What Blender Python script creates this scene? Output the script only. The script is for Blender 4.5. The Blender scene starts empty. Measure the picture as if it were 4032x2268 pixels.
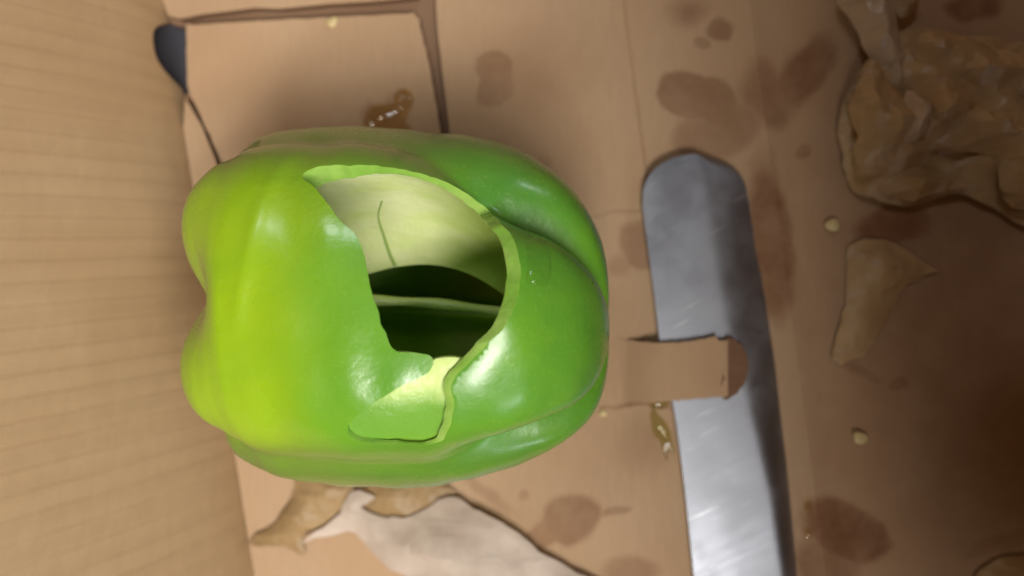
import bpy, bmesh, math, random
from mathutils import Vector, noise
from mathutils.geometry import delaunay_2d_cdt
R = math.radians
random.seed(7)
scene = bpy.context.scene
C = scene.collection

# ---------------------------------------------------------------- camera
F, D, TILT = 2900.0, 0.215, R(6)            # focal length in photo pixels, distance to the box floor
CAM = Vector((D*math.sin(TILT), 0, D*math.cos(TILT)))
cd = bpy.data.cameras.new('camera'); cam = bpy.data.objects.new('camera', cd); C.objects.link(cam)
cam.location = CAM; cam.rotation_euler = (0, TILT, 0)
cd.sensor_width = 36; cd.lens = F/4032*36; cd.clip_start = 0.005; cd.clip_end = 50
cd.dof.use_dof = True; cd.dof.focus_distance = 0.155; cd.dof.aperture_fstop = 6.6
scene.camera = cam
# ---------------------------------------------------------------- light
w = bpy.data.worlds.new('World'); scene.world = w; w.use_nodes = True
w.node_tree.nodes['Background'].inputs[0].default_value = (1.0, 0.62, 0.33, 1)
w.node_tree.nodes['Background'].inputs[1].default_value = 0.085
def rect_lamp(loc, sx, sy, power, col, aim=(0, 0, 0.03), roll=0):
    l = bpy.data.lights.new('tube_or_added_lamp', 'AREA'); l.shape = 'RECTANGLE'; l.size = sx; l.size_y = sy
    l.energy = power; l.color = col
    o = bpy.data.objects.new('tube_or_added_lamp', l); C.objects.link(o); o.location = loc
    o.rotation_euler = (Vector(aim)-Vector(loc)).to_track_quat('-Z', 'Y').to_euler()
    return o
rect_lamp((0.33, -0.58, 1.0), 0.85, 0.12, 9.0, (1, 0.96, 0.90))
rect_lamp((0.33, -0.38, 1.0), 0.85, 0.12, 9.0, (1, 0.96, 0.90))
rect_lamp((-0.23, 0.56, 1.05), 0.20, 0.09, 1.3, (0.86, 0.93, 1.0))          # smaller cool lamp behind
rect_lamp((1.30, 0.78, 1.02), 0.26, 0.12, 2.8, (0.86, 0.93, 1.0))          # added far cool lamp for a highlight on the pepper's shoulder
rect_lamp((0.80, -1.26, 0.58), 0.24, 0.18, 1.5, (0.86, 0.93, 1.0))         # added low light for a highlight on the pepper's lower right
scene.view_settings.view_transform = 'Standard'; scene.view_settings.look = 'None'
scene.view_settings.exposure = 0.0; scene.view_settings.gamma = 1.0
scene.view_settings.use_curve_mapping = False
scene.render.engine = 'CYCLES'; scene.render.resolution_x = 1024; scene.render.resolution_y = 576

# ---------------------------------------------------------------- helpers
ct, st = math.cos(TILT), math.sin(TILT)
def px(u, v, z=0.0):
    """photo pixel -> the point on the horizontal plane at height z"""
    a, b = (u-2016)/F, -(v-1134)/F
    d = Vector((a*ct - st, b, -a*st - ct))
    return CAM + d*((z-CAM.z)/d.z)
def proj(p):
    q = p-CAM
    xc = q.x*ct - q.z*st; zc = q.x*st + q.z*ct
    return (2016 + F*xc/-zc, 1134 - F*q.y/-zc)
def tag(o, label=None, cat=None, group=None, kind=None):
    for k, v in (('label', label), ('category', cat), ('group', group), ('kind', kind)):
        if v: o[k] = v
    return o
def empty(name, loc):
    o = bpy.data.objects.new(name, None); C.objects.link(o); o.location = loc; o.empty_display_size = .01
    return o
def link(name, verts, faces, mats, parent=None, smooth=True, sharp=40, fm=None):
    me = bpy.data.meshes.new(name); me.from_pydata([tuple(v) for v in verts], [], faces)
    for m in (mats if isinstance(mats, (list, tuple)) else [mats]): me.materials.append(m)
    if fm:
        for p, i in zip(me.polygons, fm): p.material_index = i
    if smooth:
        for p in me.polygons: p.use_smooth = True
        me.set_sharp_from_angle(angle=R(sharp))
    me.update()
    o = bpy.data.objects.new(name, me); C.objects.link(o)
    if parent:
        o.parent = parent; o.matrix_parent_inverse.identity(); o.location = -parent.location
    return o
def resample(pts, step, closed=True, smooth=True):
    pts = [Vector((p[0], p[1])) for p in pts]; n = len(pts); out = []
    for i in range(n if closed else n-1):
        p0, p1, p2, p3 = (pts[(i+k) % n] if closed else pts[max(0, min(n-1, i+k))] for k in (-1, 0, 1, 2))
        m = max(1, int(round((p2-p1).length/step)))
        for j in range(m):
            t = j/m
            if smooth:
                out.append(0.5*((2*p1) + (p2-p0)*t + (2*p0-5*p1+4*p2-p3)*t*t + (3*p1-p0-3*p2+p3)*t**3))
            else: out.append(p1.lerp(p2, t))
    if not closed: out.append(pts[-1])
    return out
def inside(p, poly):
    r = False; j = len(poly)-1
    for i in range(len(poly)):
        a, b = poly[i], poly[j]
        if (a.y > p.y) != (b.y > p.y) and p.x < (b.x-a.x)*(p.y-a.y)/(b.y-a.y)+a.x: r = not r
        j = i
    return r
def bdist(p, poly):
    m = 1e9; j = len(poly)-1
    for i in range(len(poly)):
        a, b = poly[j], poly[i]; e = b-a; l = e.length_squared
        t = 0 if l == 0 else max(0, min(1, (p-a).dot(e)/l)); m = min(m, (a+e*t-p).length); j = i
    return m
def sm(x, a, b):
    t = max(0, min(1, (x-a)/(b-a))); return t*t*(3-2*t)
def nz(x, y, z=0, s=1): return noise.noise(Vector((x*s, y*s, z)))
def region(name, poly, spacing, zf, thick, mats, parent=None, jitter=.3, edge_mat=0, sharp=40, extra=()):
    """a sheet with the outline poly (world xy) and the height zf(p, distance to edge)"""
    poly = [Vector((p[0], p[1])) for p in poly]
    xs = [p.x for p in poly]; ys = [p.y for p in poly]
    pts = list(poly); y = min(ys)
    while y < max(ys):
        x = min(xs)
        while x < max(xs):
            q = Vector((x+random.uniform(-jitter, jitter)*spacing, y+random.uniform(-jitter, jitter)*spacing))
            if inside(q, poly) and bdist(q, poly) > spacing*.45: pts.append(q)
            x += spacing
        y += spacing
    pts += [q for q in extra if inside(q, poly) and bdist(q, poly) > .0012]
    n = len(poly)
    vo, eo, fo, ov, oe, of = delaunay_2d_cdt(pts, [(i, (i+1) % n) for i in range(n)], [], 1, 1e-7)
    top = [Vector((v.x, v.y, zf(v, bdist(v, poly)))) for v in vo]
    N = len(top); faces = [tuple(f) for f in fo]; fm = [0]*len(faces)
    verts = list(top)
    if thick:
        verts += [v-Vector((0, 0, thick)) for v in top]
        cnt = {}
        for f in fo:
            for k in range(len(f)):
                e = (f[k], f[(k+1) % len(f)]); cnt[e] = 1
        faces += [tuple(i+N for i in reversed(f)) for f in fo]; fm += [0]*len(fo)
        for (a, b) in cnt:
            if (b, a) not in cnt: faces.append((b, a, a+N, b+N)); fm.append(edge_mat)
    return link(name, verts, faces, mats, parent, sharp=sharp, fm=fm)
def P(lst, z=0.0): return [px(u, v, z).to_2d() for u, v in lst]

# ---------------------------------------------------------------- materials
def mat(name):
    m = bpy.data.materials.new(name); m.use_nodes = True
    nt = m.node_tree; return m, nt, nt.nodes['Principled BSDF']
def N(nt, t, **k):
    n = nt.nodes.new(t)
    for a, b in k.items(): setattr(n, a, b)
    return n
def math_(nt, op, a, b=None, c=None, clamp=False):
    n = N(nt, 'ShaderNodeMath', operation=op, use_clamp=clamp)
    for i, v in enumerate((a, b, c)):
        if v is None: continue
        if isinstance(v, (int, float)): n.inputs[i].default_value = v
        else: nt.links.new(v, n.inputs[i])
    return n.outputs[0]
def tex(nt, scale, detail=4, rough=.55, vec=None, dist=0):
    n = N(nt, 'ShaderNodeTexNoise'); n.inputs['Scale'].default_value = scale
    n.inputs['Detail'].default_value = detail; n.inputs['Roughness'].default_value = rough
    n.inputs['Distortion'].default_value = dist
    if vec: nt.links.new(vec, n.inputs['Vector'])
    return n.outputs['Fac']
def mapping(nt, vec, loc=(0,0,0), rot=(0,0,0), scale=(1,1,1), typ='POINT'):
    n = N(nt, 'ShaderNodeMapping', vector_type=typ); nt.links.new(vec, n.inputs['Vector'])
    n.inputs['Location'].default_value = loc; n.inputs['Rotation'].default_value = rot; n.inputs['Scale'].default_value = scale
    return n.outputs[0]
def mix(nt, fac, a, b, blend='MIX'):
    n = N(nt, 'ShaderNodeMix', data_type='RGBA', blend_type=blend)
    for s, v in ((n.inputs[0], fac), (n.inputs[6], a), (n.inputs[7], b)):
        if isinstance(v, (int, float)): s.default_value = v
        elif isinstance(v, tuple): s.default_value = (*v, 1) if len(v) == 3 else v
        else: nt.links.new(v, s)
    return n.outputs[2]
def smooth(nt, x, lo, hi, a=0.0, b=1.0):
    n = N(nt, 'ShaderNodeMapRange', interpolation_type='SMOOTHSTEP'); nt.links.new(x, n.inputs[0])
    for i, v in enumerate((lo, hi, a, b)): n.inputs[i+1].default_value = v
    return n.outputs[0]
def bump(nt, b, h, strength, dist):
    n = N(nt, 'ShaderNodeBump'); nt.links.new(h, n.inputs['Height'])
    n.inputs['Strength'].default_value = strength; n.inputs['Distance'].default_value = dist
    nt.links.new(n.outputs[0], b.inputs['Normal'])
def coord(nt): return N(nt, 'ShaderNodeTexCoord').outputs['Object']

KRAFT = (0.46, 0.31, 0.188)
def cardboard(name, base=KRAFT, stains_shade=(), ridges=None, wet=()):
    m, nt, b = mat(name); co = coord(nt)
    fib = tex(nt, 60, 5, .6, mapping(nt, co, rot=(0,0,R(-9)), scale=(12, 2.2, 4)))
    blot = tex(nt, 26, 3, .5, co); fine = tex(nt, 900, 2, .5, co)
    col = mix(nt, smooth(nt, fib, .3, .7), tuple(c*.96 for c in base), tuple(min(1, c*1.03) for c in base))
    col = mix(nt, smooth(nt, blot, .35, .7, 0, .5), col, (base[0]*.90, base[1]*.82, base[2]*.74))
    h = math_(nt, 'ADD', math_(nt, 'MULTIPLY', fib, .5), math_(nt, 'MULTIPLY', fine, .3))
    if ridges:
        wt_ = N(nt, 'ShaderNodeTexWave', wave_type='BANDS', bands_direction='X', wave_profile='SIN')
        nt.links.new(mapping(nt, co, rot=ridges[0]), wt_.inputs['Vector'])
        for k_, v_ in (('Scale', ridges[1]), ('Distortion', .6), ('Detail', 3), ('Detail Scale', 1.2)): wt_.inputs[k_].default_value = v_
        wv = wt_.outputs['Fac']
        spots = tex(nt, 22, 3, .6, co)
        line = math_(nt, 'MULTIPLY', smooth(nt, wv, .80, .98), smooth(nt, spots, .36, .60, .15, 1))
        col = mix(nt, math_(nt, 'MULTIPLY', line, .11), col, (base[0]*.5, base[1]*.44, base[2]*.36))
        h = math_(nt, 'SUBTRACT', h, math_(nt, 'MULTIPLY', line, .4))
    if stains_shade:
        wob = N(nt, 'ShaderNodeTexNoise'); wob.inputs['Scale'].default_value = 75; wob.inputs['Detail'].default_value = 3
        nt.links.new(co, wob.inputs['Vector'])
        dv = N(nt, 'ShaderNodeVectorMath', operation='MULTIPLY_ADD'); nt.links.new(wob.outputs['Color'], dv.inputs[0])
        dv.inputs[1].default_value = (.007, .007, 0); dv.inputs[2].default_value = (-.0035, -.0035, 0)
        av = N(nt, 'ShaderNodeVectorMath', operation='ADD'); nt.links.new(co, av.inputs[0]); nt.links.new(dv.outputs[0], av.inputs[1])
        acc = None
        for (u, v, ru, rv, rot, s, soft) in stains_shade:
            c = px(u, v); k = D/F
            mp = mapping(nt, av.outputs[0], (c.x, c.y, 0), (0, 0, R(rot)), (ru*k, rv*k, 1e3), 'TEXTURE')
            ln = N(nt, 'ShaderNodeVectorMath', operation='LENGTH'); nt.links.new(mp, ln.inputs[0])
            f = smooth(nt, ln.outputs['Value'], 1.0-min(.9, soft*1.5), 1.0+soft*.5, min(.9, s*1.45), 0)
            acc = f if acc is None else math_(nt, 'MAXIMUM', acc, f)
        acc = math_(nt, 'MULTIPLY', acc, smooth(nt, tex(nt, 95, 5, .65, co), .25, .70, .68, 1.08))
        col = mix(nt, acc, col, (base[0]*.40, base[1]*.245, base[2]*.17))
    nt.links.new(col, b.inputs['Base Color'])
    b.inputs['Roughness'].default_value = .72; b.inputs['Specular IOR Level'].default_value = .25
    bump(nt, b, h, .2, .0005)
    return m
# (u, v, ru, rv, rotation, strength, softness) of the painted shade, dark marks and water stains, in photo pixels on the floor
STAINS_AND_SHADE = [
    (1950, 290, 82, 95, 0, .34, .10), (1945, 350, 80, 82, 0, .30, .12), (2710, 375, 118, 105, -30, .42, .10),
    (2820, 400, 90, 120, 25, .38, .14), (2860, 510, 120, 130, 0, .34, .2), (2740, 560, 90, 110, 0, .32, .3), (2850, 115, 55, 50, 0, .40, .2),
    (2770, 165, 30, 30, 0, .3, .2), (2710, 50, 90, 60, 0, .40, .6), (3180, 280, 190, 95, 55, .55, .25), (3020, 380, 110, 160, 15, .42, .3),
    (2530, 960, 95, 95, 0, .34, .14), (2600, 900, 90, 90, 0, .3, .2), (2430, 1040, 60, 45, 20, .22, .4), (2240, 2050, 130, 105, 30, .42, .14),
    (2150, 2110, 120, 60, 30, .36, .2), (2415, 2010, 75, 22, 25, .30, .3), (2060, 1945, 24, 26, 0, .22, .25), (2480, 2245, 130, 60, 0, .36, .3),
    (3040, 950, 90, 360, 6, .55, .28), (3330, 2090, 190, 130, -25, .62, .18), (3260, 2210, 140, 150, 0, .45, .3), (3520, 880, 190, 110, 10, .65, .3),  # last but one row entry aside, ends with a dark patch beyond the blade
    (3840, 20, 120, 70, 0, .6, .3), (3260, 1570, 80, 60, 0, .25, .3), (3400, 1480, 120, 30, -35, .45, .4), (3540, 1520, 50, 40, 30, .5, .3),
    (3160, 590, 40, 26, 20, .4, .3), (2140, 640, 34, 44, 0, .18, .3), (2150, 270, 260, 200, 20, .18, .9), (2540, 1740, 130, 120, 30, .2, .5),
    (1500, 470, 70, 110, 60, .26, .2), (1560, 400, 60, 60, 0, .2, .2), (3950, 2130, 260, 45, 20, .45, .7), (1900, 1930, 180, 30, -35, .22, .5),  # last one paints the shadow beside the paper edge
    (3720, 1150, 640, 1500, 4, .36, .55), (3330, 1750, 260, 420, 8, .20, .6),  # broad soft darkening that paints shade over the right floor
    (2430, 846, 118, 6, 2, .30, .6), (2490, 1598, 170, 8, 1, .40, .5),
]
M = {}
M['floor'] = cardboard('kraft_cardboard_floor', stains_shade=STAINS_AND_SHADE)
M['wall'] = cardboard('kraft_cardboard_wall', base=(0.44, 0.305, 0.172), ridges=((0, 0, R(-99)), 58))
M['board'] = cardboard('kraft_cardboard')
M['edge'] = cardboard('cut_cardboard_edge', base=(0.19, 0.105, 0.060))
M['under'] = cardboard('cardboard_lower_layer', base=(0.27, 0.165, 0.10))
m, nt, b = mat('grey_table'); b.inputs['Base Color'].default_value = (.055, .055, .068, 1); b.inputs['Roughness'].default_value = .45
co = coord(nt); nt.links.new(mix(nt, tex(nt, 40, 4), (.045, .045, .058), (.075, .073, .085)), b.inputs['Base Color']); M['table'] = m

# pepper skin, inner flesh, cut flesh
m, nt, b = mat('pepper_skin'); co = coord(nt)
big = tex(nt, 26, 3, .5, co); streak = tex(nt, 30, 4, .55, mapping(nt, co, scale=(.6, 2.2, 2.2)))
fleck = N(nt, 'ShaderNodeTexVoronoi'); fleck.inputs['Scale'].default_value = 700; nt.links.new(co, fleck.inputs['Vector'])
sx = N(nt, 'ShaderNodeSeparateXYZ'); nt.links.new(co, sx.inputs[0])
ripe = math_(nt, 'ADD', sx.outputs[0], math_(nt, 'MULTIPLY_ADD', big, .05, -.025))
col = mix(nt, smooth(nt, big, .30, .70), (.072, .235, .026), (.125, .335, .022))
col = mix(nt, smooth(nt, ripe, -.048, -.010, .85, 0), col, (.33, .50, .006))
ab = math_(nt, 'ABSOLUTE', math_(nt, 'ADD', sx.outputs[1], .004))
col = mix(nt, smooth(nt, math_(nt, 'ADD', ab, math_(nt, 'MULTIPLY_ADD', streak, .012, -.006)), .024, .036, 0, .75), col, (.066, .175, .026))  # flanks painted darker green, as if turned from the light
col = mix(nt, smooth(nt, streak, .4, .75, 0, .35), col, (.19, .40, .016))
col = mix(nt, smooth(nt, fleck.outputs['Distance'], .0, .25, .28, 0), col, (.33, .48, .08))
nt.links.new(col, b.inputs['Base Color'])
b.inputs['Subsurface Weight'].default_value = .12; b.inputs['Subsurface Radius'].default_value = (.55, 1.0, .12); b.inputs['Subsurface Scale'].default_value = .004
nt.links.new(smooth(nt, tex(nt, 60, 4, .6, co), .3, .7, .24, .40), b.inputs['Roughness'])
b.inputs['Specular IOR Level'].default_value = .55
b.inputs['Coat Weight'].default_value = .5; b.inputs['Coat Roughness'].default_value = .22
bh = math_(nt, 'ADD', math_(nt, 'MULTIPLY', tex(nt, 130, 3, .5, co), .6), math_(nt, 'MULTIPLY', tex(nt, 480, 3, .6, co), .25))
bump(nt, b, bh, .30, .0012); M['skin'] = m
def flesh(name, c0, c1, rough, sw=.25, ss=.005):
    m, nt, b = mat(name); co = coord(nt)
    nt.links.new(mix(nt, smooth(nt, tex(nt, 55, 4, .6, mapping(nt, co, scale=(.7, 1.6, 1.6))), .3, .7), c0, c1), b.inputs['Base Color'])
    b.inputs['Roughness'].default_value = rough; b.inputs['Subsurface Weight'].default_value = sw
    b.inputs['Subsurface Radius'].default_value = (.7, 1, .25); b.inputs['Subsurface Scale'].default_value = ss
    bump(nt, b, tex(nt, 420, 4, .6, co), .35, .0008); return m
M['inner'] = flesh('pepper_inner_lining', (.22, .38, .07), (.32, .50, .12), .35, .9, .014)
m, nt, b = mat('pepper_septum'); co = coord(nt); sx = N(nt, 'ShaderNodeSeparateXYZ'); nt.links.new(co, sx.inputs[0])
fx = math_(nt, 'MULTIPLY_ADD', tex(nt, 60, 4, .6, mapping(nt, co, scale=(.7, 1.6, 1.6))), .02, sx.outputs[0])
cl_ = mix(nt, smooth(nt, tex(nt, 55, 4, .6, mapping(nt, co, scale=(.7, 1.6, 1.6))), .3, .7), (.68, .83, .27), (.84, .92, .46))
nt.links.new(mix(nt, smooth(nt, fx, -.012, .016), cl_, (.44, .60, .11)), b.inputs['Base Color'])  # darker green to the right paints in the weaker light there
b.inputs['Roughness'].default_value = .38; b.inputs['Subsurface Weight'].default_value = .25; b.inputs['Subsurface Radius'].default_value = (.7, 1, .25); b.inputs['Subsurface Scale'].default_value = .005
bump(nt, b, tex(nt, 420, 4, .6, co), .35, .0008); M['cream'] = m
M['rim'] = flesh('pepper_rim_edge', (.24, .42, .065), (.36, .54, .13), .25)
M['rib'] = flesh('pepper_rib', (.40, .54, .16), (.56, .68, .28), .3)
M['cut'] = flesh('pepper_cut_flesh', (.19, .39, .045), (.33, .52, .11), .30)
m, nt, b = mat('pepper_slot_flesh'); co = coord(nt); sy = N(nt, 'ShaderNodeSeparateXYZ'); nt.links.new(co, sy.inputs[0])
f_ = math_(nt, 'MULTIPLY_ADD', tex(nt, 120, 3, .5, co), .006, sy.outputs[1])
nt.links.new(mix(nt, smooth(nt, f_, -.0215, -.0150), (.165, .37, .042), (.60, .75, .26)), b.inputs['Base Color'])
b.inputs['Roughness'].default_value = .35; b.inputs['Subsurface Weight'].default_value = .2; b.inputs['Subsurface Radius'].default_value = (.7, 1, .25); b.inputs['Subsurface Scale'].default_value = .004
bump(nt, b, tex(nt, 300, 4, .6, co), .3, .001); M['slot'] = m
m, nt, b = mat('pepper_stem'); b.inputs['Base Color'].default_value = (.24, .27, .05, 1); b.inputs['Roughness'].default_value = .6; M['stem'] = m
m, nt, b = mat('pepper_vein'); b.inputs['Base Color'].default_value = (.30, .42, .10, 1); b.inputs['Roughness'].default_value = .5; M['vein'] = m
m, nt, b = mat('seed'); co = coord(nt)
nt.links.new(mix(nt, tex(nt, 700, 3, .6, co), (.50, .38, .16), (.72, .60, .32)), b.inputs['Base Color']); b.inputs['Roughness'].default_value = .5; M['seed'] = m

# steel
m, nt, b = mat('blade_steel'); co = coord(nt)
scr = tex(nt, 1, 6, .7, mapping(nt, mapping(nt, co, rot=(0, 0, R(-28))), scale=(30, 700, 30)))
smear = tex(nt, 60, 4, .6, co)
b.inputs['Metallic'].default_value = 1
line_ = smooth(nt, tex(nt, 1, 3, .5, mapping(nt, mapping(nt, co, rot=(0, 0, R(-28))), scale=(45, 800, 45))), .66, .74, 0, .6)
nt.links.new(mix(nt, line_, mix(nt, smooth(nt, smear, .35, .7), (.29, .305, .345), (.375, .395, .44)), (.80, .82, .86)), b.inputs['Base Color'])
nt.links.new(math_(nt, 'ADD', smooth(nt, smear, .35, .65, .40, .52), math_(nt, 'MULTIPLY', scr, .12)), b.inputs['Roughness'])
bump(nt, b, math_(nt, 'ADD', scr, math_(nt, 'MULTIPLY', smear, .15)), .10, .0003); M['steel'] = m
m, nt, b = mat('knife_handle'); b.inputs['Base Color'].default_value = (.03, .028, .026, 1); b.inputs['Roughness'].default_value = .5; M['handle'] = m
# paper and dry skins
def paper(name, c0, c1, trans, rot=0, rough=.5, crumple=.5):
    m, nt, b = mat(name); co = coord(nt)
    v = tex(nt, 1, 4, .6, mapping(nt, co, rot=(0, 0, R(rot)), scale=(60, 520, 60)))
    cl = mix(nt, smooth(nt, tex(nt, 45, 4, .6, co), .3, .7), c0, c1)
    cl = mix(nt, smooth(nt, v, .5, .75, 0, .30), cl, tuple(c*.62 for c in c0))
    nt.links.new(cl, b.inputs['Base Color']); b.inputs['Roughness'].default_value = rough
    vo1 = N(nt, 'ShaderNodeTexVoronoi', feature='F1'); vo1.inputs['Scale'].default_value = 130; nt.links.new(mapping(nt, mapping(nt, co, rot=(0, 0, R(rot))), scale=(.55, 1.3, 1)), vo1.inputs['Vector'])
    vo2 = N(nt, 'ShaderNodeTexVoronoi', feature='F1'); vo2.inputs['Scale'].default_value = 290; nt.links.new(co, vo2.inputs['Vector'])
    hh = math_(nt, 'ADD', math_(nt, 'MULTIPLY', vo1.outputs['Distance'], 2.2), math_(nt, 'MULTIPLY', vo2.outputs['Distance'], .7))
    bump(nt, b, math_(nt, 'ADD', math_(nt, 'MULTIPLY', v, .5), hh), crumple, .0012)
    tr = N(nt, 'ShaderNodeBsdfTranslucent'); nt.links.new(cl, tr.inputs[0])
    mx = N(nt, 'ShaderNodeMixShader'); mx.inputs[0].default_value = trans
    nt.links.new(b.outputs[0], mx.inputs[1]); nt.links.new(tr.outputs[0], mx.inputs[2])
    nt.links.new(mx.outputs[0], nt.nodes['Material Output'].inputs[0]); return m
M['white_paper'] = paper('white_papery_sheet', (.62, .50, .41), (.80, .69, .59), .35, 35, .6, .16)
M['tan_paper'] = paper('tan_papery_skin', (.34, .215, .095), (.46, .31, .15), .2, 40)
M['brown_skin'] = paper('brown_papery_skin', (.46, .29, .14), (.60, .41, .21), .25, -20, .38)
M['brown_skin2'] = paper('pale_brown_papery_skin', (.56, .40, .26), (.70, .54, .38), .25, 60, .32)
def film(name, tint):
    m, nt, b = mat(name); nt.nodes.remove(b)
    t = N(nt, 'ShaderNodeBsdfTransparent'); t.inputs[0].default_value = (*tint, 1)
    g = N(nt, 'ShaderNodeBsdfGlossy'); g.inputs['Roughness'].default_value = .06
    fr = N(nt, 'ShaderNodeLayerWeight'); fr.inputs[0].default_value = .5
    mx = N(nt, 'ShaderNodeMixShader'); nt.links.new(math_(nt, 'MULTIPLY_ADD', math_(nt, 'POWER', fr.outputs['Facing'], 4.0), .6, .05, clamp=True), mx.inputs[0])
    nt.links.new(t.outputs[0], mx.inputs[1]); nt.links.new(g.outputs[0], mx.inputs[2])
    nt.links.new(mx.outputs[0], nt.nodes['Material Output'].inputs[0]); return m
M['clear'] = film('clear_water', (1, 1, 1)); M['water'] = film('water', (.97, .92, .80)); M['juice'] = film('green_juice', (.92, .93, .80))

# ---------------------------------------------------------------- table and cardboard box
e_ = 3.0
tz = -.0075
tag(link('table', [(-e_, -e_, tz), (e_, -e_, tz), (e_, e_, tz), (-e_, e_, tz)], [(0, 1, 2, 3)], M['table'], smooth=False), kind='structure')

T = .003                                       # board thickness
W0, W1 = px(640, 0), px(1000, 2268)            # foot of the wall beside the pepper
ev = (W0-W1).normalized(); nv = Vector((ev.y, -ev.x, 0))          # along the wall, into the box
WB = W1
def loc(a, n, z=0): return WB + ev*a + nv*n + Vector((0, 0, z))  # box coordinates
A0, A1, BW = -.13, .30, .300                   # box extent along the wall and its width
box = empty('cardboard_box', (0, 0, -.0045))
tag(box, 'open brown corrugated cardboard box holding the pepper, knife and scraps', 'box')
base = [loc(A0, 0), loc(A1, 0), loc(A1, BW), loc(A0, BW)]
notch = [px(728, 345, 0), px(727, 250, 0), px(722, 170, 0), px(718, 92, 0)]
foot = lambda v: px(640+v*.1587, v, 0)
bpoly = [loc(A0, -.001), foot(365)] + notch + [foot(78), loc(A1, -.001), loc(A1, BW), loc(A0, BW)]
region('base_panel', bpoly, .02, lambda p, d: -T-.0008, .003, [M['under'], M['edge']], box, edge_mat=1)

def rough_edge(lst, step, amp, z=0):
    out = []
    for p in resample(P(lst, z), step, True, False):
        out.append(p + Vector((nz(p.x, p.y, 1, 420), nz(p.x, p.y, 5, 420)))*amp)
    return out
# inner flap with cut edges beside the pepper
region('inner_flap', rough_edge([(733, 100), (900, 88), (1300, 68), (1625, 52), (1648, 75), (1690, 250), (1742, 560), (1800, 1000), (1500, 1500),
        (1100, 1300), (900, 700), (752, 372), (737, 330), (735, 220)], .0016, .0005), .004, lambda p, d: 0.0, T, [M['floor'], M['edge']], box, edge_mat=1)
region('outer_flap', [p.to_2d() for p in (loc(A1, 0), px(640, 0), px(660, 60))] + rough_edge([(700, 78), (900, 46), (1300, 18), (1560, -2), (1645, -12), (1640, -60), (1500, -90), (1000, -90), (700, -60)], .0016, .0004)[:60][:0] +
       P([(705, 74), (800, 55), (900, 44), (1000, 30), (1100, 34), (1300, 14), (1450, 6), (1560, -4), (1642, -14), (1640, -120)]) + [loc(A1, .10).to_2d()],
       .006, lambda p, d: -.0002, T, [M['floor'], M['edge']], box, edge_mat=1)
# long panel with the two creases
ca, cb = px(2450, 0), px(2700, 1900); cdir = (cb-ca).normalized(); cn = Vector((-cdir.y, cdir.x, 0))
if cn.x < 0: cn = -cn
c2a = px(2945, 0)
def bz(p, d):
    s = (Vector((p.x, p.y, 0))-ca).dot(cn); s2 = (Vector((p.x, p.y, 0))-c2a).dot(cn)
    z = .0015*max(0, 1-abs(s)/.040) if s < 0 else (.0004*max(0, 1-s/.03) if s > .0006 else .0015-.0011*s/.0006)
    z += .0014*max(0, 1-abs(s2)/.005)
    return z + .0006*nz(p.x, p.y, 3, 22) - .0002
EX = []
for k in range(160):
    for o_ in (-.0002, .0004, .0009): EX.append((ca-cdir*.04+cdir*(k*.0018)+cn*o_).to_2d())
    for o_ in (-.005, 0, .005): EX.append((c2a-cdir*.04+cdir*(k*.0018)+cn*o_).to_2d())
bp = P([(1745, -200)]) + [loc(A1, .125).to_2d(), loc(A1, BW).to_2d(), loc(A0, BW).to_2d(), loc(A0, 0.0005).to_2d(), foot(2268).to_2d(), foot(1400).to_2d(), foot(500).to_2d()] + \
     P([(728, 385), (790, 490), (845, 625), (1060, 1370), (1540, 1560), (1840, 1010), (1775, 560), (1742, 300), (1722, 120), (1716, 0), (1722, -60)])
bp = [Vector((p.x, p.y)) for p in bp]
# extra outline density along the groove
dense = []
for i, p in enumerate(bp):
    q = bp[(i+1) % len(bp)]; m_ = max(1, int((q-p).length/.004))
    for j in range(m_):
        r_ = p.lerp(q, j/m_); dense.append(r_)
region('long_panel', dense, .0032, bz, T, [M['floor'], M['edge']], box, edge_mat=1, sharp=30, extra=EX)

def wall(name, a0, a1, n0, lean, h, mats, arc=None, na=90, nh=26, flip=1, t=.003):
    """leaning panel standing on the line n = n0; lean in degrees away from the box"""
    vs, fs = [], []
    up = -nv*math.sin(R(lean))*flip + Vector((0, 0, math.cos(R(lean))))
    nr = nv*math.cos(R(lean))*flip + Vector((0, 0, math.sin(R(lean))))
    for side in (0, 1):
        for i in range(na+1):
            a = a0+(a1-a0)*i/na; lo = arc(a) if arc else 0
            for j in range(nh+1):
                q = lo+(h-lo)*(j/nh)**1.3
                ft = .0 if lean < 15 else .020*(1-math.exp(-q/.020))
                p = loc(a, n0, -.004) + up*q - nr*(t*side) + nv*flip*ft*.454
                rip = .00007*math.sin(a*2*math.pi/.0068+.6*math.sin(a*90))+.0006*nz(a, q, 2, 18)
                vs.append(p + nr*rip)
    K = (na+1)*(nh+1); fm = []
    for i in range(na):
        for j in range(nh):
            v = i*(nh+1)+j; f = (v, v+nh+1, v+nh+2, v+1)
            fs.append(f); fm.append(0); fs.append(tuple(x+K for x in reversed(f))); fm.append(0)
    for i in range(na):
        for j in (0, nh):
            v = i*(nh+1)+j; w_ = v+nh+1; fs.append((v, v+K, w_+K, w_)); fm.append(1)
    for i in (0, na):
        for j in range(nh):
            v = i*(nh+1)+j; fs.append((v, v+1, v+1+K, v+K)); fm.append(1)
    return link(name, vs, fs, mats, box, fm=fm, sharp=50)
aN = (foot(205)-WB).dot(ev); hw = (foot(75)-foot(340)).length/2
def arc(a):
    t = (a-aN)/hw
    return 0 if abs(t) >= 1 else .0122*(1-abs(t)**3.0)*(1 if t < 0 else 1)
wall('side_wall', A0, A1, 0, 27, .13, [M['wall'], M['edge']], arc=arc, na=300)
wall('side_wall', A0, A1, BW, 6, .13, [M['board'], M['edge']], flip=-1)
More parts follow.
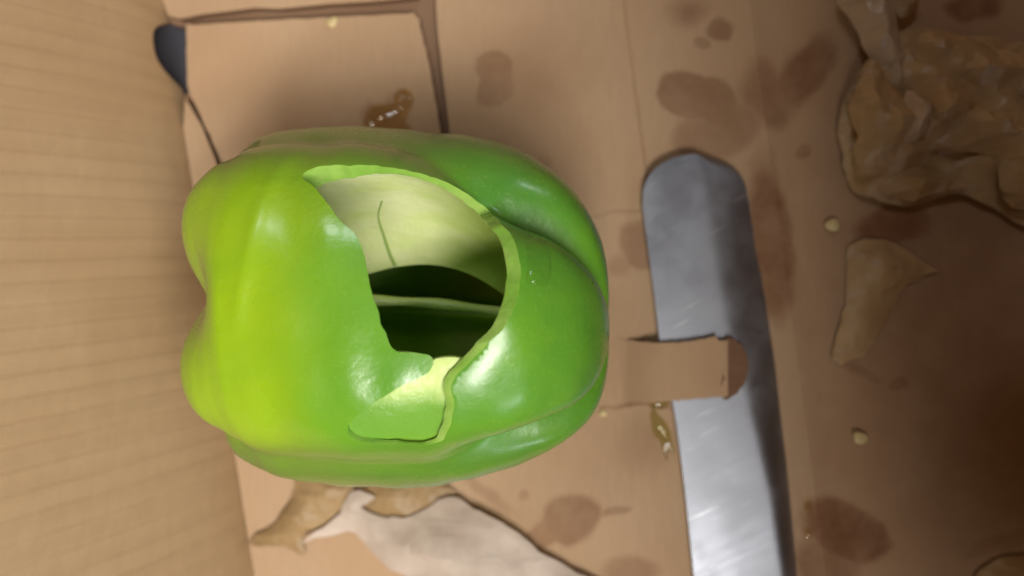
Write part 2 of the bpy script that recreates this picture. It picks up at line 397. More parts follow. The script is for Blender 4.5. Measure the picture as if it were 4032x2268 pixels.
# unseen flap added to shade the far side, leaning in over the scraps
def slab(name, pts, t, mats):
    n = (pts[1]-pts[0]).cross(pts[2]-pts[0]).normalized()*t
    vs = list(pts)+[p+n for p in pts]
    return link(name, vs, [(3, 2, 1, 0), (4, 5, 6, 7)]+[(i, (i+1) % 4, (i+1) % 4+4, i+4) for i in range(4)], mats, box, smooth=False)
wt = .13*math.cos(R(6)); wx = BW+.13*math.sin(R(6))
AF = .128
slab('shade_flap', [loc(A0, wx, wt-.003), loc(AF+.02, wx, wt-.003), loc(AF, wx-.150, wt+.045), loc(A0, wx-.150, wt+.045)], .003, M['board'])
for a, s in ((A0-.002, -1), (A1+.002, 1)):
    slab('end_wall', [loc(a, .001, -.004), loc(a, BW-.003, -.004), loc(a, BW-.003, .10), loc(a, .001, .10)], .003*1, M['board'])

# cut tab lifted over the blade
tabz = lambda u: -.0006 + .0068*sm(u, 2370, 2640)
def tabpt(u, v):
    p = px(u, v, .0004)
    for _ in range(4): p = px(u, v, max(tabz(u), bz(p, 0)+.0002-.0011*max(0, 1-(u-2380)/70)))
    return p
tp, tf = [], []
nu, nw = 40, 16
for side in (0, 1):
    for i in range(nu+1):
        u = 2380+(2865-2380)*i/nu
        for j in range(nw+1):
            t = j/nw
            top = 1322+28*math.sin(max(0, min(1, (u-2400)/420))*math.pi)**.8 if u < 2820 else 1340
            bot = 1600-40*(u-2400)/465
            v = top+(bot-top)*t
            rag = 6*nz(u, 0, 1, .05) if j in (0, nw) else 0
            p = tabpt(u, v+rag); tp.append(p + Vector((0, 0, .0003*nz(p.x, p.y, 9, 90) - .0016*side)))
K = (nu+1)*(nw+1); fm = []
for i in range(nu):
    for j in range(nw):
        v = i*(nw+1)+j; f = (v, v+1, v+nw+2, v+nw+1); tf.append(f); fm.append(0); tf.append(tuple(x+K for x in reversed(f))); fm.append(1)
for i in range(nu):
    for j in (0, nw):
        v = i*(nw+1)+j; w_ = v+nw+1; tf.append((v, v+K, w_+K, w_) if j else (v, w_, w_+K, v+K)); fm.append(1)
for j in range(nw):
    v = nu*(nw+1)+j; tf.append((v, v+1, v+1+K, v+K)); fm.append(1)
tab = link('lifted_tab', tp, tf, [M['floor'], M['edge']], box, fm=fm)
# torn brown end of the tab, bent down onto the blade
te = resample(P([(2852, 1338), (2905, 1345), (2938, 1385), (2950, 1440), (2942, 1490), (2915, 1535), (2872, 1566), (2838, 1556), (2846, 1450)], .0055), .0012, True)
te = [p+Vector((nz(p.x, p.y, 3, 700), nz(p.x, p.y, 8, 700)))*.0006 for p in te]
x0 = px(2850, 1450, .0055).x
region('torn_end', te, .0012, lambda p, d: .0062-.20*max(0, p.x-x0)+.0005*nz(p.x, p.y, 4, 400), .0014, [M['edge']], box)

# ---------------------------------------------------------------- bell pepper
zc = .0375
kpx = (px(1561, 1190, zc)-px(1560, 1190, zc)).length
prof = [(930, 6), (880, 70), (815, 150), (760, 250), (732, 350), (728, 440), (744, 530), (792, 598), (880, 640), (1000, 664), (1150, 688), (1300, 700), (1500, 703),
        (1700, 682), (1860, 642), (2000, 592), (2120, 540), (2220, 480), (2300, 408), (2360, 312), (2390, 205), (2398, 100), (2394, 4)]
prof = resample(prof, 14, False)
NS = len(prof)-1
cl = [(700, 1195), (900, 1188), (1300, 1198), (1700, 1216), (2000, 1232), (2200, 1240), (2330, 1262), (2420, 1275)]
def cline(u):
    for (a, b), (c, d) in zip(cl, cl[1:]):
        if u <= c: t = max(0, (u-a)/(c-a)); t = t; return b+(d-b)*t
    return cl[-1][1]
def wrapd(a): return (a+180) % 360-180
GR = [(60, 13), (-54, 13), (-172, 14)]
def grooves(al, wide=1, u=0):
    sh = 17*sm(u, 1500, 2050)
    return max(math.exp(-(abs(wrapd(al-(g-sh if g == 60 else g)))/(w_*wide))**1.5) for g, w_ in GR)
def sm(x, a, b):
    t = max(0, min(1, (x-a)/(b-a))); return t*t*(3-2*t)
zshift = 0.0
def surf(s, al, inner=False):
    """pepper surface: s in [0,1] from stem end to blossom end, al in degrees from straight up towards +y"""
    f = max(0, min(1, s))*NS; i = min(NS-1, int(f)); q = prof[i].lerp(prof[i+1], f-i); u, r = q.x, max(0, q.y)
    le = 1-sm(u, 730, 1150); re = sm(u, 1750, 2330)
    g = grooves(al, 1-.4*re, u); gw = grooves(al, 2.2-.6*re, u)
    half = math.exp(-(abs(wrapd(al-3))/17)**1.6)*(1-sm(u, 760, 1120))
    dep = .065+.10*le+.20*re
    rr = r*(1-dep*g-.05*gw*(1-.4*le)-.21*half)
    rr += r*.07*math.exp(-((al-74)/22)**2)*sm(u, 1700, 2050)
    n_ = 2.5; rr *= 1+((abs(math.cos(R(al)))**n_+abs(math.sin(R(al)))**n_)**(-1/n_)-1)*sm(r, 100, 400)
    rr *= 1+.02*math.sin(R(al*2+40))+.014*noise.noise(Vector((u*.004, math.cos(R(al))*1.6, math.sin(R(al))*1.6)))
    uu = u + 185*(1-sm(u, 690, 1350)) + (95*g*.6+60*gw*.5+85*half)*le*sm(r, 20, 330) - (70*g+30*gw)*re*sm(r, 10, 260)*(1-.3*re)
    rr += 4.5*math.exp(-((u-(1215+3.0*al))/26)**2)*sm(al, -8, 4)*(1-sm(al, 40, 58)) + 7*noise.noise(Vector((u*.009, al*.05, 3)))
    if inner:
        th = (80-64*sm(u, 1350, 1780))*(1+.28*noise.noise(Vector((u*.003, al*.025, 7))))*(1-.35*sm(-al, -20, 30)*(1 if abs(al) < 100 else 0))
        rib = sum(math.exp(-(wrapd(al-gg)/6.0)**2) for gg in (60, -54)) * 15 + 210*math.exp(-(wrapd(al+176)/5.0)**2)
        rr = max(0, rr-th-rib*sm(r, 200, 500)*(1 if u > 900 else .6)); uu = 1560+(uu-1560)*.915
    cv = cline(u); ca_ = R(al)
    y0 = px(uu, cv, zc); kk = kpx
    return Vector((y0.x, y0.y+rr*kk*math.sin(ca_), zc+rr*kk*math.cos(ca_)*(.88+(.12*math.exp(-((u-2080)/230)**2) if abs(al) < 90 else 0))+zshift))
lowest = min(surf(i/60, a).z for i in range(61) for a in range(-180, 180, 4))
zshift = -lowest+.0002
# rough table of projections for inverting photo pixel -> (s, al)
TB = []
for i in range(4, 111):
    for a in range(-100, 101, 3):
        s = i/112; p = surf(s, a); TB.append((proj(p), s, a, p.z))
def invert(u, v):
    best = min(TB, key=lambda t: (t[0][0]-u)**2+(t[0][1]-v)**2 + (0 if t[3] > zc+zshift else 1e6))
    s, a = best[1], best[2]
    for _ in range(12):
        p0 = proj(surf(s, a)); p1 = proj(surf(s+.002, a)); p2 = proj(surf(s, a+.4))
        a11, a12, a21, a22 = (p1[0]-p0[0])/.002, (p2[0]-p0[0])/.4, (p1[1]-p0[1])/.002, (p2[1]-p0[1])/.4
        det = a11*a22-a12*a21
        if abs(det) < 1e-6: break
        ex, ey = u-p0[0], v-p0[1]
        s += max(-.03, min(.03, (ex*a22-ey*a12)/det)); a += max(-6, min(6, (a11*ey-a21*ex)/det))
    return s, a
HOLE = [(1192, 700), (1212, 668), (1300, 652), (1500, 655), (1680, 690), (1830, 755), (1930, 835), (2010, 925), (2046, 1020), (2048, 1100), (2030, 1200), (1990, 1285),
        (1930, 1345), (1850, 1425), (1795, 1480), (1780, 1540), (1788, 1600), (1765, 1690), (1720, 1745), (1560, 1748), (1420, 1742), (1372, 1705), (1380, 1665), (1440, 1612),
        (1530, 1552), (1610, 1510), (1680, 1470), (1705, 1435), (1690, 1398), (1610, 1388), (1552, 1378), (1512, 1300), (1480, 1200), (1452, 1100), (1432, 1000), (1405, 935),
        (1335, 862), (1290, 800), (1245, 745)]
hp = [p+(Vector((nz(p.x, p.y, 2, .02), nz(p.x, p.y, 6, .02)))*6+Vector((nz(p.x, p.y, 3, .07), nz(p.x, p.y, 8, .07)))*1.8) for p in resample(HOLE, 14)]
AS = 1/220.0                                     # scales degrees to the s range so cells are about square
hq = [Vector((s, a*AS)) for s, a in (invert(p.x, p.y) for p in hp)]
NI, NJ = 170, 240
gs = [i/NI for i in range(NI+1)]; ga = [-180+360*j/NJ for j in range(NJ)]
i0 = max(1, int(min(q.x for q in hq)*NI)-2); i1 = min(NI-1, int(max(q.x for q in hq)*NI)+3)
j0 = int((min(q.y for q in hq)/AS+180)/360*NJ)-2; j1 = int((max(q.y for q in hq)/AS+180)/360*NJ)+3
pts2 = []; frame = []
for i in range(i0, i1+1):
    for j in range(j0, j1+1):
        q = Vector((gs[i], ga[j]*AS)); onb = i in (i0, i1) or j in (j0, j1)
        if onb or (not inside(q, hq) and bdist(q, hq) > .0022): pts2.append(q)
nh_ = len(hq); base_i = len(pts2); pts2 += hq
vo, eo, fo, ov, oe, of = delaunay_2d_cdt(pts2, [(base_i+k, base_i+(k+1) % nh_) for k in range(nh_)], [], 0, 1e-9)
tri = [f for f in fo if not inside((vo[f[0]]+vo[f[1]]+vo[f[2]])/3, hq)]
def shell(inner):
    vs, fs = [], []
    for i in range(NI+1):
        for j in range(NJ): vs.append(surf(gs[i], ga[j], inner))
    for i in range(NI):
        for j in range(NJ):
            if i0 <= i < i1 and j0 <= j < j1: continue
            a, b = i*NJ+j, i*NJ+(j+1) % NJ
            fs.append((a, b, b+NJ, a+NJ))
    o = len(vs); vs += [surf(v.x, v.y/AS, inner) for v in vo]
    fs += [tuple(o+k for k in reversed(f)) for f in tri]
    return vs, fs, o
vo_, fo_, oo = shell(False); vi_, fi_, oi = shell(True)
nO = len(vo_)
cnt = {}
for f in tri:
    for k in range(3): cnt[(f[k], f[(k+1) % 3])] = 1
def onhole(i): return bdist(vo[i], hq) < 1e-5
rimf = [(oo+a, oo+b, nO+oi+b, nO+oi+a) for (a, b) in cnt if (b, a) not in cnt and onhole(a) and onhole(b)]
faces = fo_ + [tuple(nO+k for k in reversed(f)) for f in fi_] + rimf
fm = [0]*len(fo_)+[1]*len(fi_)+[2]*len(rimf)
me = bpy.data.meshes.new('pepper_body'); me.from_pydata([tuple(v) for v in vo_+vi_], [], faces)
for k in ('skin', 'inner', 'cut', 'rim'): me.materials.append(M[k])
for p, i in zip(me.polygons, fm): p.material_index = i
bm = bmesh.new(); bm.from_mesh(me)
bmesh.ops.remove_doubles(bm, verts=bm.verts, dist=1e-6)
bmesh.ops.recalc_face_normals(bm, faces=bm.faces)
rim_e = [e for e in bm.edges if len({f.material_index for f in e.link_faces}) > 1 and any(f.material_index == 0 for f in e.link_faces)]
for f in bm.faces: f.smooth = True
bm.to_mesh(me); bm.free()
me.set_sharp_from_angle(angle=R(38))
pep = empty('bell_pepper', px(1560, 1200, 0)); pep.location.z = 0
body = bpy.data.objects.new('body', me); C.objects.link(body); body.parent = pep; body.location = -pep.location
tag(pep, 'shiny green bell pepper with a large hole cut in its side', 'pepper')
bv = body.modifiers.new('bevel', 'BEVEL'); bv.limit_method = 'ANGLE'; bv.angle_limit = R(50); bv.width = .0005; bv.segments = 2; bv.material = 3

def tube_mesh(name, pts, rad, m, parent, seg=8):
    vs, fs = [], []
    for i, p in enumerate(pts):
        t = (pts[min(i+1, len(pts)-1)]-pts[max(i-1, 0)]).normalized()
        x = t.cross(Vector((0, 0, 1)));
        if x.length < .1: x = t.cross(Vector((0, 1, 0)))
        x.normalize(); y = t.cross(x); r = rad[i] if isinstance(rad, (list, tuple)) else rad
        for k in range(seg):
            a = 2*math.pi*k/seg; vs.append(p+(x*math.cos(a)+y*math.sin(a))*r)
    for i in range(len(pts)-1):
        for k in range(seg):
            a = i*seg+k; b = i*seg+(k+1) % seg; fs.append((a, b, b+seg, a+seg))
    fs.append(tuple(reversed(range(seg)))); fs.append(tuple(range((len(pts)-1)*seg, len(pts)*seg)))
    return link(name, vs, fs, m, parent)
c0 = surf(0, 0)
tube_mesh('stem', [c0+Vector((.004, 0, 0)), c0+Vector((-.003, 0, 0)), c0+Vector((-.008, -.001, -.001)), c0+Vector((-.0105, -.002, -.001)), c0+Vector((-.0115, -.002, -.001))],
          [.008, .0065, .0052, .0058, .0050], M['stem'], pep, 14)
# pale septum inside: from under the upper rim down to a free edge above the dark hollow
up_c = resample([(1150, 735), (1250, 715), (1330, 692), (1500, 682), (1650, 700), (1780, 755), (1900, 838), (2020, 950), (2110, 1110)], 30, False)
lo_c = resample([(1250, 1100), (1380, 1090), (1450, 1078), (1550, 1052), (1700, 1042), (1850, 1080), (1990, 1165), (2060, 1225)], 30, False)
SN, SM = 60, 22; sv, sf = [], []
for side in (0, 1):
    for i in range(SN+1):
        a = i/SN; p = up_c[min(len(up_c)-1, int(a*(len(up_c)-1)))].lerp(up_c[min(len(up_c)-1, int(a*(len(up_c)-1))+1)], a*(len(up_c)-1) % 1)
        q = lo_c[min(len(lo_c)-1, int(a*(len(lo_c)-1)))].lerp(lo_c[min(len(lo_c)-1, int(a*(len(lo_c)-1))+1)], a*(len(lo_c)-1) % 1)
        for j in range(SM+1):
            t = j/SM; r_ = p.lerp(q, t); z = .0585-.0245*t-.006*math.sin(t*math.pi)+.004*(1-t)*(1-a)
            z -= .0022*max(0, t-.8)/.2*0
            g_ = px(r_.x, r_.y, z); sv.append(g_+Vector((0, 0, .0005*nz(g_.x, g_.y, 5, 110)-(.0026-.0012*t)*side)))
K = (SN+1)*(SM+1)
for i in range(SN):
    for j in range(SM):
        a = i*(SM+1)+j; f = (a, a+1, a+SM+2, a+SM+1); sf.append(f); sf.append(tuple(x+K for x in reversed(f)))
    for j in (0, SM):
        a = i*(SM+1)+j; b = a+SM+1; sf.append((a, b, b+K, a+K) if j == 0 else (a, a+K, b+K, b))
for i in (0, SN):
    for j in range(SM):
        a = i*(SM+1)+j; sf.append((a, a+K, a+1+K, a+1) if i == 0 else (a, a+1, a+1+K, a+K))
link('septum', sv, sf, M['cream'], pep, sharp=60)
rb = []
for i in range(31):
    t = i/30; rb.append(px(1380+680*t, 1182+62*t*t, .040-.006*math.sin(t*math.pi)))
tube_mesh('inner_rib', rb, [.0013+.0002*math.sin(i*.5) for i in range(31)], M['rib'], pep, 10)
# fine vein on the lit inner wall: walk down the inner surface
vp = []
for k in resample([(1505, 790), (1490, 850), (1512, 930), (1535, 1000), (1556, 1045)], 12, False):
    t = max(0, min(1, (k.y-685)/362)); vp.append(px(k.x, k.y, .0587-.0245*t-.006*math.sin(t*math.pi)+.004*(1-t)*.65))
tube_mesh('vein', vp, [.00022+.0003*(i/len(vp)) for i in range(len(vp))], M['vein'], pep, 6)

def on_skin(name, outline, h, m, spacing=9, off=0.0, parent=None):
    """a flat drop lying on the pepper skin, outline in photo pixels"""
    poly = resample(outline, spacing*.9); pts = list(poly)
    xs = [p.x for p in poly]; ys = [p.y for p in poly]; y = min(ys)
    while y < max(ys):
        x = min(xs)
        while x < max(xs):
            q = Vector((x, y))
            if inside(q, poly) and bdist(q, poly) > spacing*.5: pts.append(q)
            x += spacing
        y += spacing
    n = len(poly); v2, _, f2, *_r = delaunay_2d_cdt(pts, [(i, (i+1) % n) for i in range(n)], [], 1, 1e-4)
    vs = []; low = []; lay = off
    for q in v2:
        s, a = invert(q.x, q.y); p = surf(s, a)
        nrm = (surf(s+.003, a)-surf(s-.003, a)).cross(surf(s, a+1)-surf(s, a-1)).normalized()
        if nrm.z < 0: nrm = -nrm
        d = bdist(q, poly); vs.append(p+nrm*(h*(1-math.exp(-d/9))+.00005-off)); low.append(p-nrm*(.0004+off*1.5))
    fs = [tuple(f) for f in f2]; L = len(vs); cn_ = {}
    for f in f2:
        for k in range(3): cn_[(f[k], f[(k+1) % 3])] = 1
    fs += [tuple(i+L for i in reversed(f)) for f in f2] + [(b, a, a+L, b+L) for (a, b) in cn_ if (b, a) not in cn_]
    o = link(name, vs+low, fs, m, parent); bm = bmesh.new(); bm.from_mesh(o.data)
    bmesh.ops.recalc_face_normals(bm, faces=bm.faces); bm.to_mesh(o.data); bm.free(); return o
def circ(u, v, ru, rv, n=14, wob=.12, rot=0):
    out = []
    for k in range(n):
        a = 2*math.pi*k/n; r = 1+random.uniform(-wob, wob); x, y = ru*r*math.cos(a), rv*r*math.sin(a)
        out.append((u+x*math.cos(rot)-y*math.sin(rot), v+x*math.sin(rot)+y*math.cos(rot)))
    return out
tag(on_skin('water_drop', [(2075, 945), (2110, 940), (2150, 968), (2168, 1020), (2165, 1090), (2140, 1125), (2095, 1130), (2072, 1105), (2076, 1020)], .0012, M['clear']),
    'flat clear water drop on the pepper skin beside the hole', 'water drop')

on_skin('slot_flesh', [(1330, 1690), (1420, 1610), (1540, 1530), (1640, 1470), (1720, 1420), (1830, 1430), (1850, 1540), (1830, 1640), (1790, 1740), (1700, 1790), (1560, 1795), (1420, 1780), (1340, 1730)], .0002, M['slot'], 16, .0017, pep)

# ---------------------------------------------------------------- knife
knife = empty('knife', px(2850, 1400, 0))
tag(knife, 'scratched grey steel knife with a broad rounded blade under a cardboard tab', 'knife')
zk = .0022
left = [(2742, 612), (2650, 628), (2575, 680), (2532, 750), (2530, 770), (2530, 830), (2545, 950), (2572, 1150), (2595, 1340), (2622, 1480), (2652, 1620), (2690, 1900), (2728, 2268), (2765, 2700), (2790, 3000)]
right = [(2742, 612), (2820, 640), (2890, 705), (2946, 770), (2958, 830), (2985, 950), (3020, 1120), (3048, 1300), (3070, 1450), (3085, 1600), (3112, 1850), (3150, 2268), (3190, 2700), (3215, 3000)]
def along(lst, v):
    if v < 770:
        q = 208*math.sqrt(max(0, 1-((770-v)/158)**2)); return 2738-q if lst is Lf else 2738+q
    for (a, b), (c, d) in zip(lst, lst[1:]):
        if v <= d: return a+(c-a)*((v-b)/(d-b) if d > b else 0)
    return lst[-1][0]
Ls = resample(left, 10, False); Rs = resample(right, 10, False)
Lf = [(p.x, p.y) for p in Ls]; Rf = [(p.x, p.y) for p in Rs]
vs, fs = [], []
rows = [612+2388*(t/150)**2.1 for t in range(151)]; cols = 24
prof_k = []
for v in rows:
    a, b = along(Lf, v), along(Rf, v)
    lift = .0009*sm(v, 2268, 700)
    for c in range(cols+1):
        t = c/cols; u = a+(b-a)*t
        e = .56+.26*sm(v, 1000, 2268)                                   # where the ground bevel begins
        hz = .0024 if t < e else .0024-.0052*((t-e)/(1-e))**1.5
        bz_k = sm(v, 640, 1000); hz = .0024-(.0024-hz)*(.55+.45*bz_k)
        tipf = min(1, (v-612)/40); hz = hz*1.0-.0003*(1-tipf)
        vs.append(px(u, v, zk)*1.0 + Vector((0, 0, hz)))
K = len(vs)
vs += [Vector((p.x, p.y, p.z-.0012 if (i % (cols+1)) > cols*.5 else zk-.0004)) for i, p in enumerate(vs)]
for i in range(len(rows)-1):
    for c in range(cols):
        a = i*(cols+1)+c; f = (a, a+cols+1, a+cols+2, a+1); fs.append(f); fs.append(tuple(x+K for x in reversed(f)))
for i in range(len(rows)-1):
    for c in (0, cols):
        a = i*(cols+1)+c; b = a+cols+1; fs.append((a, a+K, b+K, b) if c == 0 else (a, b, b+K, a+K))
a = (len(rows)-1)*(cols+1)
for c in range(cols): fs.append((a+c, a+c+1, a+c+1+K, a+c+K))
link('blade', vs, fs, M['steel'], knife, sharp=45)
h0, h1 = px(3000, 2990, .008), px(3060, 3900, .010)
hd = (h1-h0).normalized(); hx = Vector((hd.y, -hd.x, 0)).normalized()
vs, fs = [], []; seg = 20
for i, (t, wd, ht) in enumerate(((0, .010, .006), (.03, .013, .008), (.3, .014, .0085), (.6, .0125, .008), (.9, .0145, .0085), (.97, .013, .007), (1, .008, .004))):
    c = h0.lerp(h1, t)
    for k in range(seg):
        a = 2*math.pi*k/seg; sx = math.copysign(abs(math.cos(a))**.7, math.cos(a)); sy = math.copysign(abs(math.sin(a))**.7, math.sin(a))
        vs.append(c+hx*wd*sx+Vector((0, 0, ht*sy)))
for i in range(6):
    for k in range(seg): a, b = i*seg+k, i*seg+(k+1) % seg; fs.append((a, b, b+seg, a+seg))
fs += [tuple(reversed(range(seg))), tuple(range(6*seg, 7*seg))]
link('handle', vs, fs, M['handle'], knife)

# ---------------------------------------------------------------- papers and dry skins
def scrap(name, outline, z0, dome, amp, freq, m, label, cat, seed=0, group=None, tiltx=0, tilty=0, spacing=.0026, ridge=0, rdir=0, rfreq=60, edge=.0):
    poly = resample(P(outline), .0025)
    poly = [p+Vector((nz(p.x, p.y, seed+2, 300), nz(p.x, p.y, seed+5, 300)))*.0010 for p in poly]
    cx = sum(p.x for p in poly)/len(poly); cy = sum(p.y for p in poly)/len(poly)
    mx = max(bdist(p, poly) for p in [Vector((cx, cy))]+[poly[0].lerp(Vector((cx, cy)), .7)])+1e-4
    def zf(p, d):
        f = min(1, d/(mx*1.0)); n1 = nz(p.x, p.y, seed, freq); n2 = nz(p.x, p.y, seed+9, freq*2.3)
        lowr = .3+.7*f; cr = ((1-abs(n1)*2)*amp*.6 + n2*amp*.5)*lowr
        rd = 0
        if ridge:
            q = p.x*math.cos(R(rdir))+p.y*math.sin(R(rdir))
            rd = ridge*abs(math.sin(q*rfreq+2.0*nz(p.x, p.y, seed+3, 40)))
        return z0*(.36 if cat == 'skin' else .6)+dome*.35*math.sin(f*math.pi/2)+abs(cr)*1.1+crease(p, seed, amp)*lowr+rd*lowr+tiltx*(p.x-cx)+tilty*(p.y-cy)+edge*(1-f)**2
    o = region(name, poly, spacing, zf, .00018, m, sharp=24)
    lo = min(v.co.z for v in o.data.vertices)
    return tag(o, label, cat, group)
def crease(p, seed, amp):
    z = 0
    for k in range(5):
        a = (seed*1.7+k*2.1); q = p.x*math.cos(a)+p.y*math.sin(a)+.004*nz(p.x, p.y, seed+k, 60)
        t = (q/(.017+.003*k)+k*.37+seed*.21) % 1
        z += amp*.55*(1-abs(2*t-1))**(1+k % 2)
    return z*.7
G1 = 'brown papery skins beside the knife'
scrap('papery_skin', [(3300, 430), (3420, 230), (3560, 130), (3760, 150), (4130, 260), (4130, 880), (3900, 830), (3760, 770), (3560, 815), (3420, 785), (3320, 710)], .002, .006, .005, 55, M['brown_skin'],
      'large crumpled brown papery skin spread under the other brown skins', 'skin', 15, G1, ridge=.0030, rdir=40, rfreq=110, spacing=.0020)
scrap('papery_skin', [(3270, 0), (3450, -40), (3490, 80), (3515, 180), (3528, 345), (3470, 335), (3390, 240), (3330, 130)], .012, .006, .0030, 60, M['brown_skin2'],
      'pale shiny strip of papery skin standing above the crumpled brown skin', 'skin', 1, G1, tilty=.0)
scrap('papery_skin', [(3560, 200), (3640, 160), (3760, 182), (3900, 230), (4060, 300), (4080, 420), (3850, 410), (3720, 392), (3610, 345), (3560, 290)], .016, .006, .003, 70, M['brown_skin'],
      'leaf shaped brown papery skin with veins beside the shiny strip', 'skin', 2, G1, tilty=.0, ridge=.0012, rdir=-20, rfreq=500)
scrap('papery_skin', [(3310, 440), (3390, 262), (3450, 345), (3540, 410), (3600, 450), (3625, 510), (3590, 570), (3520, 650), (3470, 700), (3400, 700), (3330, 700), (3330, 560)], .016, .005, .004, 90, M['brown_skin'],
      'crumpled brown papery skin with tight parallel folds', 'skin', 3, G1, tilty=.0, ridge=.0036, rdir=15, rfreq=260, spacing=.0018)
scrap('papery_skin', [(3500, 400), (3560, 420), (3600, 470), (3590, 520), (3560, 560), (3500, 600), (3470, 560), (3480, 470)], .027, .004, .003, 100, M['brown_skin2'],
      'small pale papery skin curl on top of the crumpled brown skin', 'skin', 4, G1, tilty=.0, spacing=.0015)
scrap('papery_skin', [(3655, 410), (3800, 440), (3950, 490), (4080, 510), (4080, 830), (3900, 800), (3860, 650), (3720, 620), (3640, 612), (3560, 610), (3570, 575), (3650, 500)], .014, .006, .004, 60, M['brown_skin'],
      'wide wrinkled brown papery skin below the leaf shaped skin', 'skin', 5, G1, tilty=.0, ridge=.003, rdir=70, rfreq=190)
scrap('papery_skin', [(3420, 712), (3520, 660), (3640, 690), (3720, 720), (3765, 745), (3690, 765), (3560, 795), (3460, 778)], .013, .004, .003, 90, M['brown_skin'],
      'narrow brown papery skin flap under the crumpled folds', 'skin', 6, G1)
scrap('papery_skin', [(3440, -30), (3570, -40), (3585, 40), (3540, 95), (3490, 65)], .010, .004, .002, 90, M['brown_skin'],
      'brown papery skin tip above the shiny strip', 'skin', 7, G1, tilty=.0)
scrap('papery_skin', [(3860, 760), (3960, 790), (4080, 830), (4090, 560), (3950, 560), (3880, 640)], .022, .004, .003, 70, M['brown_skin'],
      'orange brown papery skin fold at the side of the wide wrinkled skin', 'skin', 8, G1, tilty=.0)
scrap('papery_skin', [(3340, 965), (3400, 942), (3480, 945), (3560, 980), (3640, 1035), (3682, 1062), (3640, 1090), (3565, 1125), (3500, 1240), (3420, 1370), (3360, 1420), (3272, 1412), (3322, 1200), (3332, 1050)],
      .0012, .0035, .0012, 50, M['brown_skin'], 'smooth curved flake of brown skin lying alone beside the blade', 'skin', 9)
scrap('papery_skin', [(3820, 2290), (3890, 2215), (3980, 2185), (4080, 2195), (4150, 2290), (4150, 2400), (3850, 2400)], .002, .008, .001, 50, M['brown_skin'],
      'rounded edge of brown skin beyond the dark wet stain', 'skin', 10)
# white sheet and tan skin against the pepper
scrap('papery_sheet', [(1395, 1925), (1480, 1945), (1430, 1990), (1480, 2012), (1560, 2032), (1650, 2012), (1790, 1946), (1870, 1988), (2010, 2062), (2150, 2172), (2240, 2222), (2420, 2330), (2300, 2450), (1750, 2420), (1650, 2290), (1555, 2225), (1440, 2132),
      (1408, 2088), (1330, 2095), (1200, 2120), (1290, 2060), (1345, 2010)], .0022, .003, .0026, 45, M['white_paper'],
      'torn off-white papery sheet lying against the pepper', 'paper', 11, ridge=.0016, rdir=55, rfreq=150)
scrap('papery_skin', [(1180, 1870), (1300, 1850), (1400, 1900), (1375, 1970), (1335, 2020), (1285, 2062), (1200, 2105), (1215, 2172), (1180, 2185), (1130, 2147), (985, 2136), (1080, 2062), (1150, 1965)],
      .0012, .0022, .0018, 60, M['tan_paper'], 'ragged tan skin under the white papery sheet', 'skin', 12)
scrap('papery_skin', [(1380, 2002), (1440, 1920), (1560, 1880), (1700, 1885), (1800, 1935), (1720, 1990), (1640, 2040), (1540, 2050)], .0012, .0016, .001, 60, M['tan_paper'],
      'tan sheet standing in for shaded paper beside the pepper', 'skin', 13)  # tan piece built where the paper lies in the pepper's shade

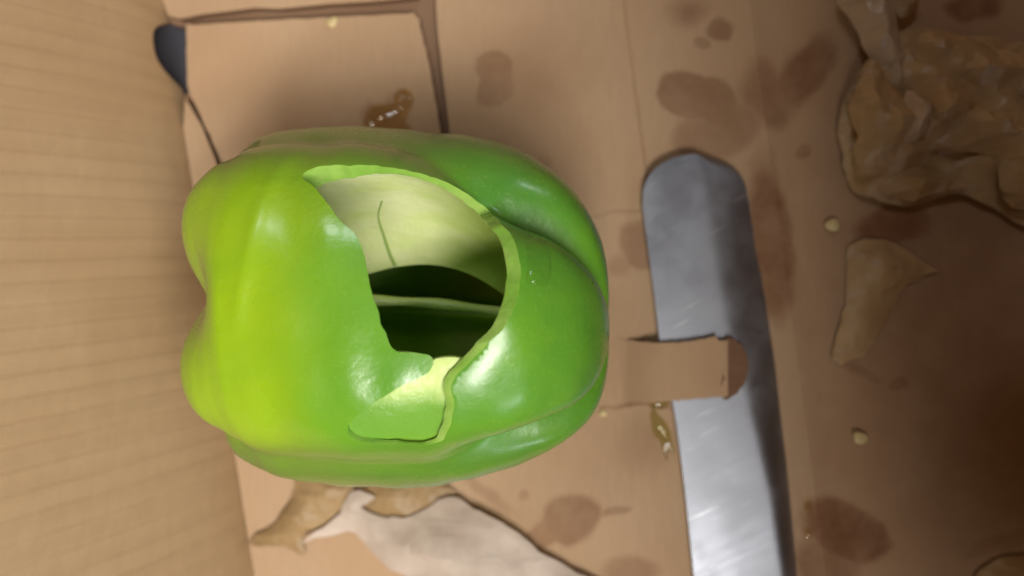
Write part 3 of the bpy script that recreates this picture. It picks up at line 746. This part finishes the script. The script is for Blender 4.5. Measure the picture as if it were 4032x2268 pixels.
# ---------------------------------------------------------------- seeds and drops
def seed(u, v, ru, rv, rot, z, label):
    c = px(u, v, z); k = D/F; vs, fs = [], []
    n, mrg = 16, 8
    for i in range(mrg+1):
        ph = math.pi*i/mrg
        for j in range(n):
            a = 2*math.pi*j/n; r = 1+.12*math.cos(a)+.10*math.sin(3*a+u)
            x, y = ru*k*math.sin(ph)*math.cos(a)*r, rv*k*math.sin(ph)*math.sin(a)*r
            vs.append((x*math.cos(rot)-y*math.sin(rot), x*math.sin(rot)+y*math.cos(rot), min(ru, rv)*k*.45*math.cos(ph)*(1-.3*math.sin(ph))+.0002*nz(x, y, u, 900)))
    for i in range(mrg):
        for j in range(n): a, b = i*n+j, i*n+(j+1) % n; fs.append((a, a+n, b+n, b))
    lo = min(p[2] for p in vs)
    o = link('pepper_seed', vs, fs, M['seed'], sharp=80); o.location = (c.x, c.y, z-lo)
    tag(o, label, 'seed', 'loose seeds on the cardboard')
seed(1308, 92, 26, 20, .6, .0001, 'pale seed on the square flap near its torn edge')
seed(3272, 888, 28, 24, 0, .0006, 'yellowish seed between the blade and the dark patch')
seed(3380, 1722, 28, 24, -.5, .0006, 'bright cream seed alone on bare cardboard beside the blade')
seed(2348, 1562, 30, 15, .9, .0004, 'white sliver touching the end of the pepper')
seed(2372, 1625, 17, 16, 0, .0004, 'small greenish seed beside the end of the pepper')
def puddle(outline, h, m, label, z=0.0, wd=.002):
    poly = resample(P(outline), .0010)
    o = region('liquid_drop', poly, .0010, lambda p, d: z+.0002+h*(1-math.exp(-d/wd))+.00012*nz(p.x, p.y, 1, 400), 0, m, sharp=80)
    me = o.data; bm = bmesh.new(); bm.from_mesh(me)
    ed = [e for e in bm.edges if e.is_boundary]
    r = bmesh.ops.extrude_edge_only(bm, edges=ed); vsn = [g for g in r['geom'] if isinstance(g, bmesh.types.BMVert)]
    for v in vsn: v.co.z = z+.00005
    bmesh.ops.contextual_create(bm, geom=[e for e in bm.edges if e.is_boundary])
    bmesh.ops.recalc_face_normals(bm, faces=bm.faces); bm.to_mesh(me); bm.free()
    for p in me.polygons: p.use_smooth = True
    return tag(o, label, 'liquid')
puddle([(1440, 540), (1435, 480), (1455, 425), (1500, 410), (1548, 405), (1555, 370), (1585, 350), (1618, 360), (1628, 400), (1612, 440), (1600, 480), (1622, 510), (1600, 545), (1520, 560)], .0013, M['water'],
       'amber juice puddle on the cardboard flap touching the pepper')
puddle(circ(2606, 1700, 30, 90, wob=.35, rot=-.25), .0006, M['juice'], 'greenish juice smear along the edge of the lower blade', z=.0012)
puddle(circ(2590, 1585, 40, 26), .0012, M['juice'], 'greenish juice drop at the corner of the lifted tab', z=.0012)
puddle(circ(3178, 1990, 18, 22), .0012, M['water'], 'clear droplet at the top of the dark stain beside the blade', z=.0012)
puddle(circ(3176, 2100, 18, 20), .0012, M['water'], 'clear droplet inside the dark stain beside the blade', z=.0012)
